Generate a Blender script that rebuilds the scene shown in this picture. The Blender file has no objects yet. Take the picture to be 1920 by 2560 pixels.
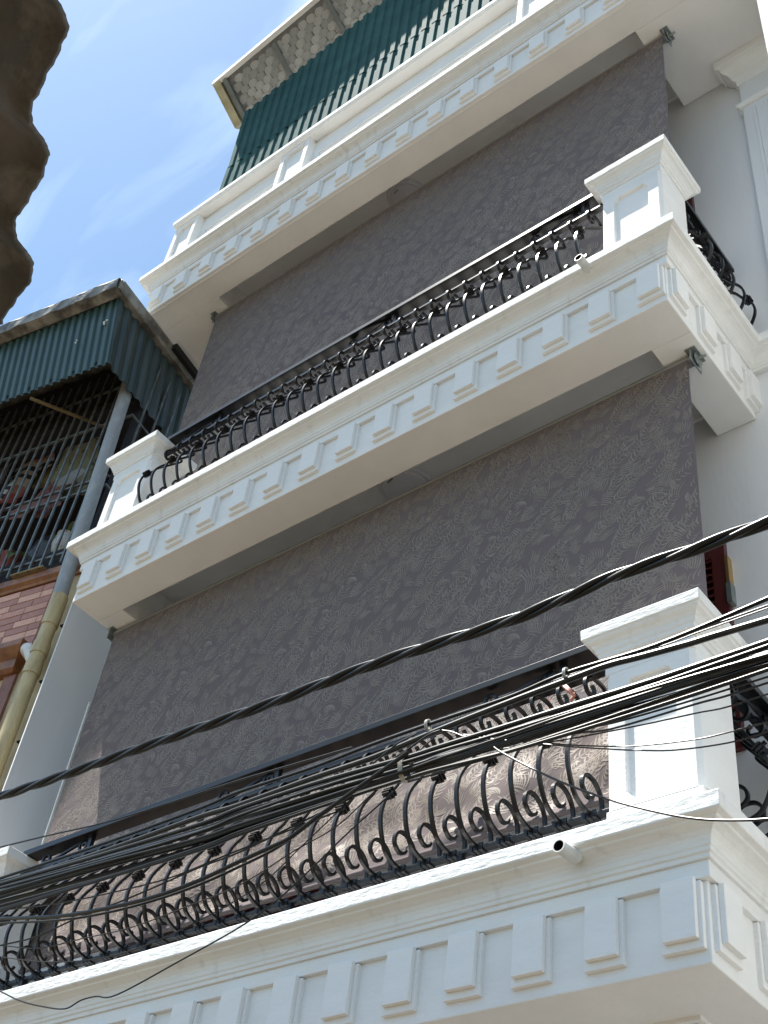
import bpy, bmesh, math, random
from mathutils import Vector, Matrix
random.seed(7)
C = bpy.context.scene.collection
SC = bpy.context.scene
R = math.radians

# ------------------------------------------------------------------ camera
F = 3180.826
RW = Matrix(((0.77832324, 0.61750992, 0.11355366),
             (-0.36914992, 0.59636104, -0.71279861),
             (-0.50787919, 0.5128694, 0.69211539)))      # world -> camera (x right, y down, z forward)
EYE = Vector((0, 0, 1.6))
cam = bpy.data.cameras.new('camera')
cam.sensor_fit = 'HORIZONTAL'
cam.sensor_width = 36
cam.lens = 36 * F / 1920
cam.clip_start = 0.05
cam.clip_end = 3000
co = bpy.data.objects.new('camera', cam)
C.objects.link(co)
co.matrix_world = Matrix.Translation(EYE) @ Matrix((
    (RW[0][0], -RW[1][0], -RW[2][0]),
    (RW[0][1], -RW[1][1], -RW[2][1]),
    (RW[0][2], -RW[1][2], -RW[2][2]))).to_4x4()
SC.camera = co

# ------------------------------------------------------------------ sky, sun, exposure
SUN = Vector((-1.55, -1.0, 4.8)).normalized()            # towards the sun
elev = math.asin(SUN.z)
w = bpy.data.worlds.new('World')
SC.world = w
w.use_nodes = True
nt = w.node_tree
bg = nt.nodes['Background']
sky = nt.nodes.new('ShaderNodeTexSky')
sky.sky_type = 'NISHITA'
sky.sun_disc = False
sky.sun_elevation = elev
sky.sun_rotation = math.atan2(SUN.x, SUN.y)
sky.air_density = 1.0
sky.dust_density = 0.6
sky.ozone_density = 1.6
# thin high cloud streaks
geo = nt.nodes.new('ShaderNodeNewGeometry')
mp = nt.nodes.new('ShaderNodeMapping')
mp.inputs['Rotation'].default_value = (R(20), R(35), R(25))
mp.inputs['Scale'].default_value = (3.0, 10, 4.0)
no = nt.nodes.new('ShaderNodeTexNoise')
no.inputs['Scale'].default_value = 1.25
no.inputs['Detail'].default_value = 5
no.inputs['Roughness'].default_value = 0.5
no.inputs['Distortion'].default_value = 0.5
rmp = nt.nodes.new('ShaderNodeMapRange')
rmp.inputs['From Min'].default_value = 0.46
rmp.inputs['From Max'].default_value = 0.85
rmp.inputs['To Max'].default_value = 0.85
mx = nt.nodes.new('ShaderNodeMixRGB')
mx.inputs[2].default_value = (5.2, 5.6, 6.0, 1)
L = nt.links.new
L(geo.outputs['Incoming'], mp.inputs['Vector'])
L(mp.outputs[0], no.inputs['Vector'])
L(no.outputs['Fac'], rmp.inputs['Value'])
L(rmp.outputs[0], mx.inputs[0])
L(sky.outputs[0], mx.inputs[1])
tint = nt.nodes.new('ShaderNodeMixRGB'); tint.blend_type = 'MULTIPLY'; tint.inputs[0].default_value = 1
tint.inputs[2].default_value = (0.765, 0.862, 0.84, 1)       # camera white balance of the photograph
L(mx.outputs[0], tint.inputs[1])
L(tint.outputs[0], bg.inputs['Color'])
bg.inputs['Strength'].default_value = 0.112
sl = bpy.data.lights.new('sun', 'SUN')
sl.energy = 5.0
sl.angle = R(0.53)
sl.color = (1.0, 0.955, 0.88)
so = bpy.data.objects.new('sun', sl)
C.objects.link(so)
so.rotation_euler = SUN.to_track_quat('Z', 'Y').to_euler()
so.location = (-8, -6, 25)
SC.view_settings.view_transform = 'Standard'
SC.view_settings.look = 'None'
SC.view_settings.exposure = 1.28
SC.view_settings.gamma = 1
SC.view_settings.use_curve_mapping = False

# ------------------------------------------------------------------ helpers
def at(px, py, y):                       # point on the plane y = const seen at photograph pixel px, py
    d = RW.transposed() @ Vector((px - 960, py - 1280, F))
    return EYE + d * ((y - EYE.y) / d.y)

def pxsize(P):                           # metres per photograph pixel at P
    return (RW @ (Vector(P) - EYE)).z / F

class MB:
    def __init__(s):
        s.v = []; s.f = []; s.m = []
    def add(s, vs, fs, mi=0):
        o = len(s.v)
        s.v += [tuple(v) for v in vs]
        s.f += [tuple(i + o for i in f) for f in fs]
        s.m += [mi] * len(fs)
        return s
    def box(s, a, b, mi=0):
        x0, y0, z0 = [min(a[i], b[i]) for i in range(3)]
        x1, y1, z1 = [max(a[i], b[i]) for i in range(3)]
        return s.add([(x0,y0,z0),(x1,y0,z0),(x1,y1,z0),(x0,y1,z0),(x0,y0,z1),(x1,y0,z1),(x1,y1,z1),(x0,y1,z1)],
                     [(0,3,2,1),(4,5,6,7),(0,1,5,4),(1,2,6,5),(2,3,7,6),(3,0,4,7)], mi)
    def bar(s, p, q, w, h, up=(0,0,1), mi=0):      # rectangular bar from p to q
        p, q = Vector(p), Vector(q); d = (q - p).normalized()
        a = d.cross(Vector(up))
        if a.length < 1e-4: a = d.cross(Vector((1,0,0)))
        a.normalize(); b = a.cross(d).normalized()
        vs = []
        for c in (p, q):
            for i, j in ((-1,-1),(1,-1),(1,1),(-1,1)):
                vs.append(c + a*(w/2*i) + b*(h/2*j))
        return s.add(vs, [(0,1,2,3),(7,6,5,4),(0,4,5,1),(1,5,6,2),(2,6,7,3),(3,7,4,0)], mi)
    def prism(s, poly, z0, z1, mi=0):              # plan polygon (ccw) extruded in z
        n = len(poly)
        vs = [(x,y,z0) for x,y in poly] + [(x,y,z1) for x,y in poly]
        fs = [tuple(range(n-1,-1,-1)), tuple(range(n,2*n))] + [(i,(i+1)%n,(i+1)%n+n,i+n) for i in range(n)]
        return s.add(vs, fs, mi)
    def tube(s, pts, r, n=8, cap=True, mi=0):
        pts = [Vector(p) for p in pts]; N = len(pts)
        rr = r if isinstance(r, (list, tuple)) else [r]*N
        t0 = (pts[1]-pts[0]).normalized()
        a = t0.cross(Vector((0,0,1)))
        if a.length < 1e-3: a = t0.cross(Vector((1,0,0)))
        a.normalize()
        vs = []
        for i, p in enumerate(pts):
            t = (pts[min(i+1,N-1)]-pts[max(i-1,0)]).normalized()
            a = (a - t*a.dot(t)).normalized(); b = t.cross(a)
            for k in range(n):
                an = 2*math.pi*k/n
                vs.append(p + (a*math.cos(an)+b*math.sin(an))*rr[i])
        fs = [(i*n+k, i*n+(k+1)%n, (i+1)*n+(k+1)%n, (i+1)*n+k) for i in range(N-1) for k in range(n)]
        if cap: fs += [tuple(range(n-1,-1,-1)), tuple(range((N-1)*n, N*n))]
        return s.add(vs, fs, mi)
    def band(s, pts, side, w, t, mi=0):            # flat bar bent along pts in a plane whose normal is side
        pts = [Vector(p) for p in pts]; side = Vector(side); N = len(pts); vs = []
        for i, p in enumerate(pts):
            d = (pts[min(i+1,N-1)]-pts[max(i-1,0)]).normalized()
            nn = side.cross(d).normalized()
            for q, r_ in ((-1,-1),(1,-1),(1,1),(-1,1)):
                vs.append(p + side*(w/2*q) + nn*(t/2*r_))
        fs = [(i*4+k, i*4+(k+1)%4, i*4+4+(k+1)%4, i*4+4+k) for i in range(N-1) for k in range(4)]
        fs += [(3,2,1,0), (N*4-4,N*4-3,N*4-2,N*4-1)]
        return s.add(vs, fs, mi)
    def sweep(s, path, prof, closed=False, mi=0):  # moulding: plan path, profile of (outward, z), outward = right of path
        n = len(path); m = len(prof); vs = []
        P = [Vector(p) for p in path]
        for i in range(n):
            if closed:
                d0 = (P[i]-P[i-1]).normalized(); d1 = (P[(i+1)%n]-P[i]).normalized()
            else:
                d0 = (P[i]-P[i-1]).normalized() if i else (P[1]-P[0]).normalized()
                d1 = (P[i+1]-P[i]).normalized() if i < n-1 else d0
            n0 = Vector((d0.y,-d0.x)); n1 = Vector((d1.y,-d1.x))
            b = (n0+n1).normalized(); b = b / max(0.2, b.dot(n0))
            for p, z in prof:
                vs.append((P[i].x+b.x*p, P[i].y+b.y*p, z))
        fs = []
        for i in range(n if closed else n-1):
            j = (i+1) % n
            for k in range(m):
                l = (k+1) % m
                fs.append((i*m+k, i*m+l, j*m+l, j*m+k))
        if not closed:
            fs += [tuple(range(m)), tuple(range((n-1)*m+m-1, (n-1)*m-1, -1))]
        return s.add(vs, fs, mi)
    def lathe(s, prof, c, n=24, axis='z', mi=0):
        vs = []
        for r_, h in prof:
            for k in range(n):
                a = 2*math.pi*k/n; u, v = r_*math.cos(a), r_*math.sin(a)
                q = {'z': (u,v,h), 'y': (u,h,v), 'x': (h,u,v)}[axis]
                vs.append((c[0]+q[0], c[1]+q[1], c[2]+q[2]))
        m = len(prof)
        fs = [(i*n+k, i*n+(k+1)%n, (i+1)*n+(k+1)%n, (i+1)*n+k) for i in range(m-1) for k in range(n)]
        fs += [tuple(range(n-1,-1,-1)), tuple(range((m-1)*n, m*n))]
        return s.add(vs, fs, mi)
    def build(s, name, mats, parent=None, bevel=0, smooth=False):
        me = bpy.data.meshes.new(name)
        me.from_pydata(s.v, [], s.f)
        for k in (mats if isinstance(mats, (list, tuple)) else [mats]): me.materials.append(k)
        if any(s.m): me.polygons.foreach_set('material_index', s.m)
        bm = bmesh.new(); bm.from_mesh(me)
        bmesh.ops.recalc_face_normals(bm, faces=bm.faces)
        bm.to_mesh(me); bm.free()
        if smooth:
            me.polygons.foreach_set('use_smooth', [True]*len(me.polygons))
            try: me.set_sharp_from_angle(angle=R(38))
            except Exception: pass
        o = bpy.data.objects.new(name, me)
        C.objects.link(o)
        if parent: o.parent = parent
        if bevel:
            b = o.modifiers.new('bevel', 'BEVEL'); b.width = bevel; b.segments = 2; b.limit_method = 'ANGLE'; b.angle_limit = R(35)
        return o

def tag(o, label, cat, group=None):
    o['label'] = label; o['category'] = cat
    if group: o['group'] = group
    return o
def thing(name, label, cat, loc=(0,0,0), rz=0, group=None):
    o = bpy.data.objects.new(name, None); C.objects.link(o)
    o.empty_display_size = 0.2
    o.location = loc; o.rotation_euler = (0,0,rz)
    return tag(o, label, cat, group)
def dup(o, parent=None, loc=None):
    c = o.copy(); C.objects.link(c)
    if parent: c.parent = parent
    if loc is not None: c.location = loc
    return c
def crom(P, k=6):                        # smooth curve through points
    P = [Vector(p) for p in P]; out = []
    for i in range(len(P)-1):
        a = P[i-1] if i else P[0]*2-P[1]; b = P[i]; c = P[i+1]; d = P[i+2] if i+2 < len(P) else c*2-b
        for j in range(k):
            t = j/k
            out.append(((b*2)+(c-a)*t+(a*2-b*5+c*4-d)*t*t+(b*3-a-c*3+d)*t*t*t)*0.5)
    return out+[P[-1]]

# ------------------------------------------------------------------ materials
def mat(name, col, rough=0.6, metal=0, spec=0.5, var=0.0, vscale=3.0, bump=0.0, bscale=40.0, col2=None, stretch=(1,1,1), vmin=0.35, vmax=0.65, detail=5, bdist=0.01, sheen=0):
    m = bpy.data.materials.new(name); m.use_nodes = True
    t = m.node_tree; b = t.nodes['Principled BSDF']; L = t.links.new
    b.inputs['Roughness'].default_value = rough
    b.inputs['Metallic'].default_value = metal
    b.inputs['Specular IOR Level'].default_value = spec
    if sheen: b.inputs['Sheen Weight'].default_value = sheen
    c1 = (*col, 1)
    b.inputs['Base Color'].default_value = c1
    tc = t.nodes.new('ShaderNodeTexCoord'); mp = t.nodes.new('ShaderNodeMapping')
    mp.inputs['Scale'].default_value = stretch
    L(tc.outputs['Object'], mp.inputs['Vector'])
    if var or col2:
        n = t.nodes.new('ShaderNodeTexNoise'); n.inputs['Scale'].default_value = vscale; n.inputs['Detail'].default_value = detail
        n.inputs['Roughness'].default_value = 0.6
        L(mp.outputs[0], n.inputs['Vector'])
        r = t.nodes.new('ShaderNodeMapRange'); r.inputs['From Min'].default_value = vmin; r.inputs['From Max'].default_value = vmax
        L(n.outputs['Fac'], r.inputs['Value'])
        mx = t.nodes.new('ShaderNodeMixRGB')
        mx.inputs[1].default_value = c1
        mx.inputs[2].default_value = (*col2, 1) if col2 else (*[c*(1-var) for c in col], 1)
        L(r.outputs[0], mx.inputs[0]); L(mx.outputs[0], b.inputs['Base Color'])
    if bump:
        n2 = t.nodes.new('ShaderNodeTexNoise'); n2.inputs['Scale'].default_value = bscale; n2.inputs['Detail'].default_value = 6
        L(mp.outputs[0], n2.inputs['Vector'])
        bp = t.nodes.new('ShaderNodeBump'); bp.inputs['Strength'].default_value = bump; bp.inputs['Distance'].default_value = bdist
        L(n2.outputs['Fac'], bp.inputs['Height']); L(bp.outputs[0], b.inputs['Normal'])
    return m

def stripes(name, axis, bands, cols, rough=0.8, scale=1.0, noise=0.0):   # woven stripe print along one object axis
    m = bpy.data.materials.new(name); m.use_nodes = True
    t = m.node_tree; b = t.nodes['Principled BSDF']; L = t.links.new
    b.inputs['Roughness'].default_value = rough
    tc = t.nodes.new('ShaderNodeTexCoord'); sp = t.nodes.new('ShaderNodeSeparateXYZ')
    L(tc.outputs['Object'], sp.inputs[0])
    mul = t.nodes.new('ShaderNodeMath'); mul.operation = 'MULTIPLY'; mul.inputs[1].default_value = scale
    L(sp.outputs[axis], mul.inputs[0])
    fr = t.nodes.new('ShaderNodeMath'); fr.operation = 'FRACT'; L(mul.outputs[0], fr.inputs[0])
    cr = t.nodes.new('ShaderNodeValToRGB'); cr.color_ramp.interpolation = 'CONSTANT'
    e = cr.color_ramp.elements
    while len(e) < len(bands): e.new(0.5)
    for i, (p, k) in enumerate(zip(bands, cols)):
        e[i].position = p; e[i].color = (*k, 1)
    L(fr.outputs[0], cr.inputs[0]); L(cr.outputs[0], b.inputs['Base Color'])
    return m

WHITE = mat('white_paint', (0.84, 0.84, 0.825), 0.8, spec=0.1, var=0.08, vscale=2.2, bump=0.35, bscale=26, stretch=(1, 1, 2.2), bdist=0.006)
def dirty_white():
    m = mat('white_paint_ledge', (0.82, 0.82, 0.80), 0.8, spec=0.1, var=0.08, vscale=2.2, bump=0.5, bscale=22, stretch=(1, 2, 3), bdist=0.008)
    t = m.node_tree; b = t.nodes['Principled BSDF']; L = t.links.new
    tc = t.nodes.new('ShaderNodeTexCoord'); mp = t.nodes.new('ShaderNodeMapping'); mp.inputs['Scale'].default_value = (5, 5, 0.6)
    n = t.nodes.new('ShaderNodeTexNoise'); n.inputs['Scale'].default_value = 3; n.inputs['Detail'].default_value = 7
    r = t.nodes.new('ShaderNodeMapRange'); r.inputs['From Min'].default_value = 0.57; r.inputs['From Max'].default_value = 0.85; r.inputs['To Max'].default_value = 0.5
    mx = t.nodes.new('ShaderNodeMixRGB'); mx.inputs[2].default_value = (0.42, 0.39, 0.33, 1)
    old = b.inputs['Base Color'].links[0].from_socket
    L(tc.outputs['Object'], mp.inputs[0]); L(mp.outputs[0], n.inputs['Vector']); L(n.outputs['Fac'], r.inputs['Value'])
    L(r.outputs[0], mx.inputs[0]); L(old, mx.inputs[1]); L(mx.outputs[0], b.inputs['Base Color'])
    return m
LEDGE = dirty_white()
GREYWALL = mat('pale_grey_wall_paint', (0.72, 0.73, 0.74), 0.65, var=0.06, vscale=1.6, bump=0.25, bscale=12, stretch=(3, 3, 0.5), bdist=0.006)
IRON = mat('black_iron_paint', (0.0055, 0.006, 0.0075), 0.30, spec=0.4, bump=0.15, bscale=60, bdist=0.002)
FABRIC = mat('taupe_blind_fabric', (0.160, 0.132, 0.133), 0.8, spec=0.1, var=0.08, vscale=300, bump=0.3, bscale=500, bdist=0.001)
THREAD = mat('pale_jacquard_thread', (0.262, 0.221, 0.190), 0.55, spec=0.25, var=0.15, vscale=20)
GALV = mat('galvanised_steel', (0.34, 0.38, 0.37), 0.35, metal=0.7, var=0.3, vscale=14, bump=0.1)
TUBEGREY = mat('grey_plastic_tube', (0.22, 0.22, 0.21), 0.5)
PVCW = mat('white_plastic_pipe', (0.72, 0.71, 0.67), 0.45, var=0.15, vscale=20)
DARK = mat('dark_hollow', (0.01, 0.01, 0.01), 0.9)  # painted shade in the spouts and awning gap; also plain dark fittings
LAMPB = mat('pale_lamp_plastic', (0.66, 0.66, 0.70), 0.4)
TEAL = mat('teal_coated_sheet', (0.032, 0.074, 0.068), 0.32, spec=0.55, var=0.25, vscale=1.2, stretch=(1, 1, 3), bump=0.05, bscale=9)
CLAD = mat('green_teal_cladding', (0.052, 0.122, 0.126), 0.66, spec=0.010, var=0.3, vscale=1.2, stretch=(1, 1, 3), bump=0.05, bscale=9)
TEALD = mat('dark_teal_sheet', (0.024, 0.046, 0.048), 0.45, spec=0.4, col2=(0.05, 0.07, 0.07), vscale=2.5, stretch=(3, 3, 0.6), bump=0.12, bscale=20)  # darker than the front awning sheet, with random mottling
GUTTER = mat('stained_grey_gutter', (0.30, 0.29, 0.26), 0.5, metal=0.2, col2=(0.09, 0.085, 0.075), vscale=6, bump=0.5, bscale=7, bdist=0.03, vmin=0.4, vmax=0.62)
CREAM = mat('stained_cream_flashing', (0.46, 0.43, 0.29), 0.55, col2=(0.30, 0.26, 0.15), vscale=7)
SH1 = mat('grey_slate_shingle', (0.42, 0.43, 0.42), 0.6, var=0.3, vscale=18)
SH2 = mat('dark_slate_shingle', (0.31, 0.325, 0.32), 0.6, var=0.3, vscale=18)
STEEL = mat('grey_steel_rafter', (0.20, 0.22, 0.22), 0.45, metal=0.3, var=0.2, vscale=8)
REDWOOD = mat('dark_red_painted_wood', (0.085, 0.014, 0.013), 0.4, var=0.25, vscale=6, stretch=(4, 4, 0.5))
BRASS = mat('brass_hinge', (0.55, 0.36, 0.14), 0.35, metal=0.9)
CABLE = mat('black_cable_rubber', (0.005, 0.005, 0.0053), 0.3, spec=0.38, var=0.3, vscale=30, bump=0.2, bscale=40, bdist=0.002)
CABLE2 = mat('dusty_cable_rubber', (0.008, 0.008, 0.0075), 0.38, spec=0.38, col2=(0.035, 0.032, 0.028), vscale=12, vmin=0.52, vmax=0.8)
WIREBR = mat('brown_black_wire', (0.012, 0.007, 0.007), 0.4, spec=0.5)
TIE = mat('pale_binding_wire', (0.42, 0.41, 0.37), 0.5)
BR1 = mat('pale_pink_brick_tile', (0.74, 0.41, 0.30), 0.6, var=0.25, vscale=10, bump=0.2)
BR2 = mat('dark_red_brick_tile', (0.46, 0.215, 0.165), 0.6, var=0.25, vscale=10, bump=0.2)
BR3 = mat('rose_brick_tile', (0.60, 0.30, 0.225), 0.6, var=0.25, vscale=10, bump=0.2)
MORTAR = mat('dark_mortar', (0.13, 0.075, 0.065), 0.9, var=0.3, vscale=30)
OCHRE = mat('brown_glazed_ledge', (0.30, 0.125, 0.045), 0.4, col2=(0.16, 0.06, 0.025), vscale=9)
CREAMW = mat('stained_cream_render', (0.55, 0.45, 0.27), 0.8, col2=(0.36, 0.27, 0.15), vscale=2.5, bump=0.3, bscale=15)
ROSEW = mat('dusty_rose_render', (0.30, 0.155, 0.13), 0.8, col2=(0.19, 0.10, 0.085), vscale=5)
STRIPW = mat('mouldy_ochre_strip', (0.36, 0.26, 0.13), 0.8, col2=(0.11, 0.075, 0.04), vscale=6, stretch=(4, 4, 0.8), bump=0.4, vmin=0.42, vmax=0.62)
PIPEG = mat('grey_pvc_pipe', (0.27, 0.29, 0.30), 0.5, col2=(0.37, 0.38, 0.38), vscale=9, stretch=(2, 2, 0.7), vmin=0.5, vmax=0.7)
PIPEY = mat('yellowed_pvc_pipe', (0.56, 0.46, 0.25), 0.45, col2=(0.37, 0.29, 0.15), vscale=5, stretch=(3, 3, 0.7))
BARM = mat('blue_grey_grille_paint', (0.13, 0.17, 0.175), 0.45, col2=(0.08, 0.06, 0.05), vscale=11)
LOGGIA = mat('shade_dark_wall', (0.022, 0.023, 0.03), 0.9, var=0.4, vscale=4)  # shade of the deep loggia put into the wall colour
WOOD = mat('weathered_wood', (0.25, 0.19, 0.10), 0.8, var=0.3, vscale=12)
ROOFB = mat('brown_fibre_cement', (0.125, 0.104, 0.088), 0.85, col2=(0.06, 0.055, 0.048), vscale=4, bump=0.6, bscale=18, bdist=0.01, vmin=0.4, vmax=0.6)
def roof_moss():
    t = ROOFB.node_tree; b = t.nodes['Principled BSDF']; L = t.links.new
    tc = t.nodes.new('ShaderNodeTexCoord')
    n = t.nodes.new('ShaderNodeTexNoise'); n.inputs['Scale'].default_value = 5.5; n.inputs['Detail'].default_value = 9; n.inputs['Roughness'].default_value = 0.65
    r = t.nodes.new('ShaderNodeMapRange'); r.inputs['From Min'].default_value = 0.56; r.inputs['From Max'].default_value = 0.70; r.inputs['To Max'].default_value = 0.6
    mx = t.nodes.new('ShaderNodeMixRGB'); mx.inputs[2].default_value = (0.26, 0.225, 0.185, 1)
    old = b.inputs['Base Color'].links[0].from_socket
    L(tc.outputs['Object'], n.inputs['Vector']); L(n.outputs['Fac'], r.inputs['Value']); L(r.outputs[0], mx.inputs[0]); L(old, mx.inputs[1]); L(mx.outputs[0], b.inputs['Base Color'])
roof_moss()
GROUND = mat('street_concrete', (0.085, 0.063, 0.037), 0.9, var=0.25, vscale=0.8, bump=0.3, bscale=12)
LEAF = mat('potted_leaf', (0.05, 0.09, 0.02), 0.45, col2=(0.10, 0.13, 0.04), vscale=8)
VASE = mat('white_glazed_pot', (0.5, 0.5, 0.48), 0.3, col2=(0.06, 0.06, 0.09), vscale=16, vmin=0.6, vmax=0.66)
REDPOT = mat('faded_red_pot', (0.26, 0.07, 0.06), 0.6, var=0.3)
BAG = mat('black_plastic_bag', (0.02, 0.02, 0.024), 0.3, bump=0.7, bscale=9, bdist=0.03)
TARP = mat('grey_cloth', (0.12, 0.115, 0.12), 0.85, var=0.25, vscale=5)
FLORAL = mat('pale_green_print', (0.23, 0.25, 0.185), 0.85, col2=(0.07, 0.08, 0.06), vscale=17, vmin=0.62, vmax=0.66, detail=2)
PINKSTR = stripes('pink_black_white_stripes', 2, (0, .18, .34, .42, .5, .58, .66, .74), ((.25,.12,.09),(.33,.3,.28),(.012,.012,.014),(.3,.28,.27),(.012,.012,.014),(.3,.28,.27),(.25,.12,.09),(.2,.035,.03)), scale=1.6)
PINK = mat('salmon_cloth', (0.20, 0.095, 0.08), 0.8, col2=(0.12, 0.03, 0.028), vscale=9, vmin=0.68, vmax=0.72, detail=1)
RIBBON = mat('salmon_ribbon', (0.55, 0.24, 0.19), 0.5)
WHITECLOTH = mat('off_white_cloth', (0.28, 0.275, 0.27), 0.85, var=0.2)

# ------------------------------------------------------------------ ground
g = MB().add([(-400,-400,0),(400,-400,0),(400,400,0),(-400,400,0)], [(0,1,2,3)]).build('ground', GROUND)
g['kind'] = 'structure'

# ------------------------------------------------------------------ white house
XL, XR, YF, YW = -6.285, -1.733, 3.5, 4.45
LOT = Vector((-0.19, 0.982, 0))
house = thing('white_house', 'tall white house with moulded balconies in the middle of the view', 'house', (0, 0, 0))
MB().box((XL, YW, 0.0), (3.0, YW+0.25, 12.6)).build('facade_wall', GREYWALL, house)
# party wall at the left, set a little behind the balcony end
pw = Vector((-6.55, 3.655, 0))
pb = pw + LOT*1.2
MB().prism([(pw.x, pw.y), (pb.x, pb.y), (pb.x-0.02, pb.y-0.004), (pw.x-0.02, pw.y+0.004)], 0, 7.20).build('party_wall', GREYWALL, house)

CORN = [(-0.06, .345), (.032, .345), (.032, .362), (.040, .366), (.040, .380), (.045, .384), (.047, .400), (.052, .415), (.064, .430), (.082, .441), (.097, .447), (.099, .455),
        (.123, .460), (.125, .466), (.125, .522), (.122, .526), (-0.30, .526)]
def fascia_block(dx):                               # block hanging from the band, facing -y, centred on x = 0
    b = MB()
    b.box((-.0775, .004, .05), (.0775, -.021, .283))
    b.box((-.0625, -.0205, .079), (.0625, -.043, .290))
    return b
blk_mesh = fascia_block(0).build('fascia_block', WHITE, None, 0.003)
BLK0 = blk_mesh
first_blk = [True]
def put_block(parent, x, y, z, rz):
    if first_blk[0]:
        o = BLK0; first_blk[0] = False
    else:
        o = dup(BLK0)
    o.parent = parent; o.location = (x+random.uniform(-.003, .003), y, z+random.uniform(-.003, .003)); o.rotation_euler = (0, R(random.uniform(-.5, .5)), rz); o.scale = (random.uniform(.97, 1.03), 1, random.uniform(.98, 1.0))
    return o

def balcony(zb, xl, floor_i, pitch, x_first, left_skew=False, xr=None, rx0=None):
    XR = xr if xr is not None else globals()['XR']
    ro, rx1, ry = zb+0.34, (-1.962 if floor_i else -2.30), 3.74
    rx0 = rx0 or xl+0.255
    if floor_i == 0: ry = 3.99; rx0 = -5.8
    lb = (xl, YW) if not left_skew else (xl-0.19*(YW-YF), YW)
    b = MB()
    # ring beam round a recessed ceiling, then the slab above it
    b.prism([(xl, YF), (XR, YF), (XR, ry), (xl if not left_skew else xl-0.19*(ry-YF), ry)], zb, zb+.5)
    b.prism([(rx1, ry), (XR, ry), (XR, YW-.002), (rx1, YW-.002)], zb, zb+.5)
    b.prism([(xl if not left_skew else xl-0.19*(ry-YF), ry), (rx0, ry), (rx0, YW-.002), (lb[0], YW-.002)], zb, zb+.5)
    b.box((rx0-.01, ry-.01, ro), (rx1+.01, YW-.002, zb+.505))
    bal = b.build('balcony', WHITE, house, 0.005)
    # moulding inside the recess
    MB().sweep([(rx1, YW-.003), (rx0, YW-.003)][::-1], [(0, ro-.16), (.02, ro-.16), (.025, ro-.12), (.05, ro-.07), (.085, ro-.03), (.09, ro-.001), (0, ro-.001)]).build('ceiling_moulding', WHITE, bal, 0, True)
    path = [lb, (xl, YF), (XR, YF), (XR, YW), (XR+2, YW)]
    MB().sweep(path, [(p, zb+z) for p, z in CORN]).build('cornice', LEDGE, bal, 0.004)
    MB().sweep(path[:4], [(-.03, zb+.283), (.021, zb+.283), (.021, zb+.3455), (-.03, zb+.3455)]).build('fascia_band', WHITE, bal, 0.003)
    x = x_first
    while x > xl + 0.05:
        put_block(bal, x, YF, zb, 0); x -= pitch
    for y in (() if xr is not None else (3.60, 3.89, 4.18, 4.41)):
        put_block(bal, XR, y, zb, R(90))
    return bal

ZB = (3.457, 6.918, 10.58)
ZL = [z+.526 for z in ZB]
bal_low = balcony(ZB[0], XL, 0, .290, -1.822)
bal_mid = balcony(ZB[1], XL, 1, .290, -1.815)
bal_top = balcony(ZB[2], -6.88, 2, .3165, -0.73, True, xr=1.6, rx0=-6.16)
# drip groove line under the top slab
MB().sweep([(-6.88-.19*.93+.035, 4.43), (-6.845, YF+.03), (1.5, YF+.03)], [(-.012, ZB[2]-.008), (0, ZB[2]-.008), (0, ZB[2]+.01), (-.012, ZB[2]+.01)]).build('drip_moulding', WHITE, bal_top)
# coffer lines painted/cast in the lowest soffit
for k in range(2):
    MB().sweep([(-5.9-.03*k, 3.86-.03*k), (-1.99+.03*k, 3.86-.03*k), (-1.99+.03*k, 4.3)], [(-.012, ZB[0]-.014), (.012, ZB[0]-.014), (.012, ZB[0]+.002), (-.012, ZB[0]+.002)]).build('soffit_moulding', WHITE, bal_low)

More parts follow.
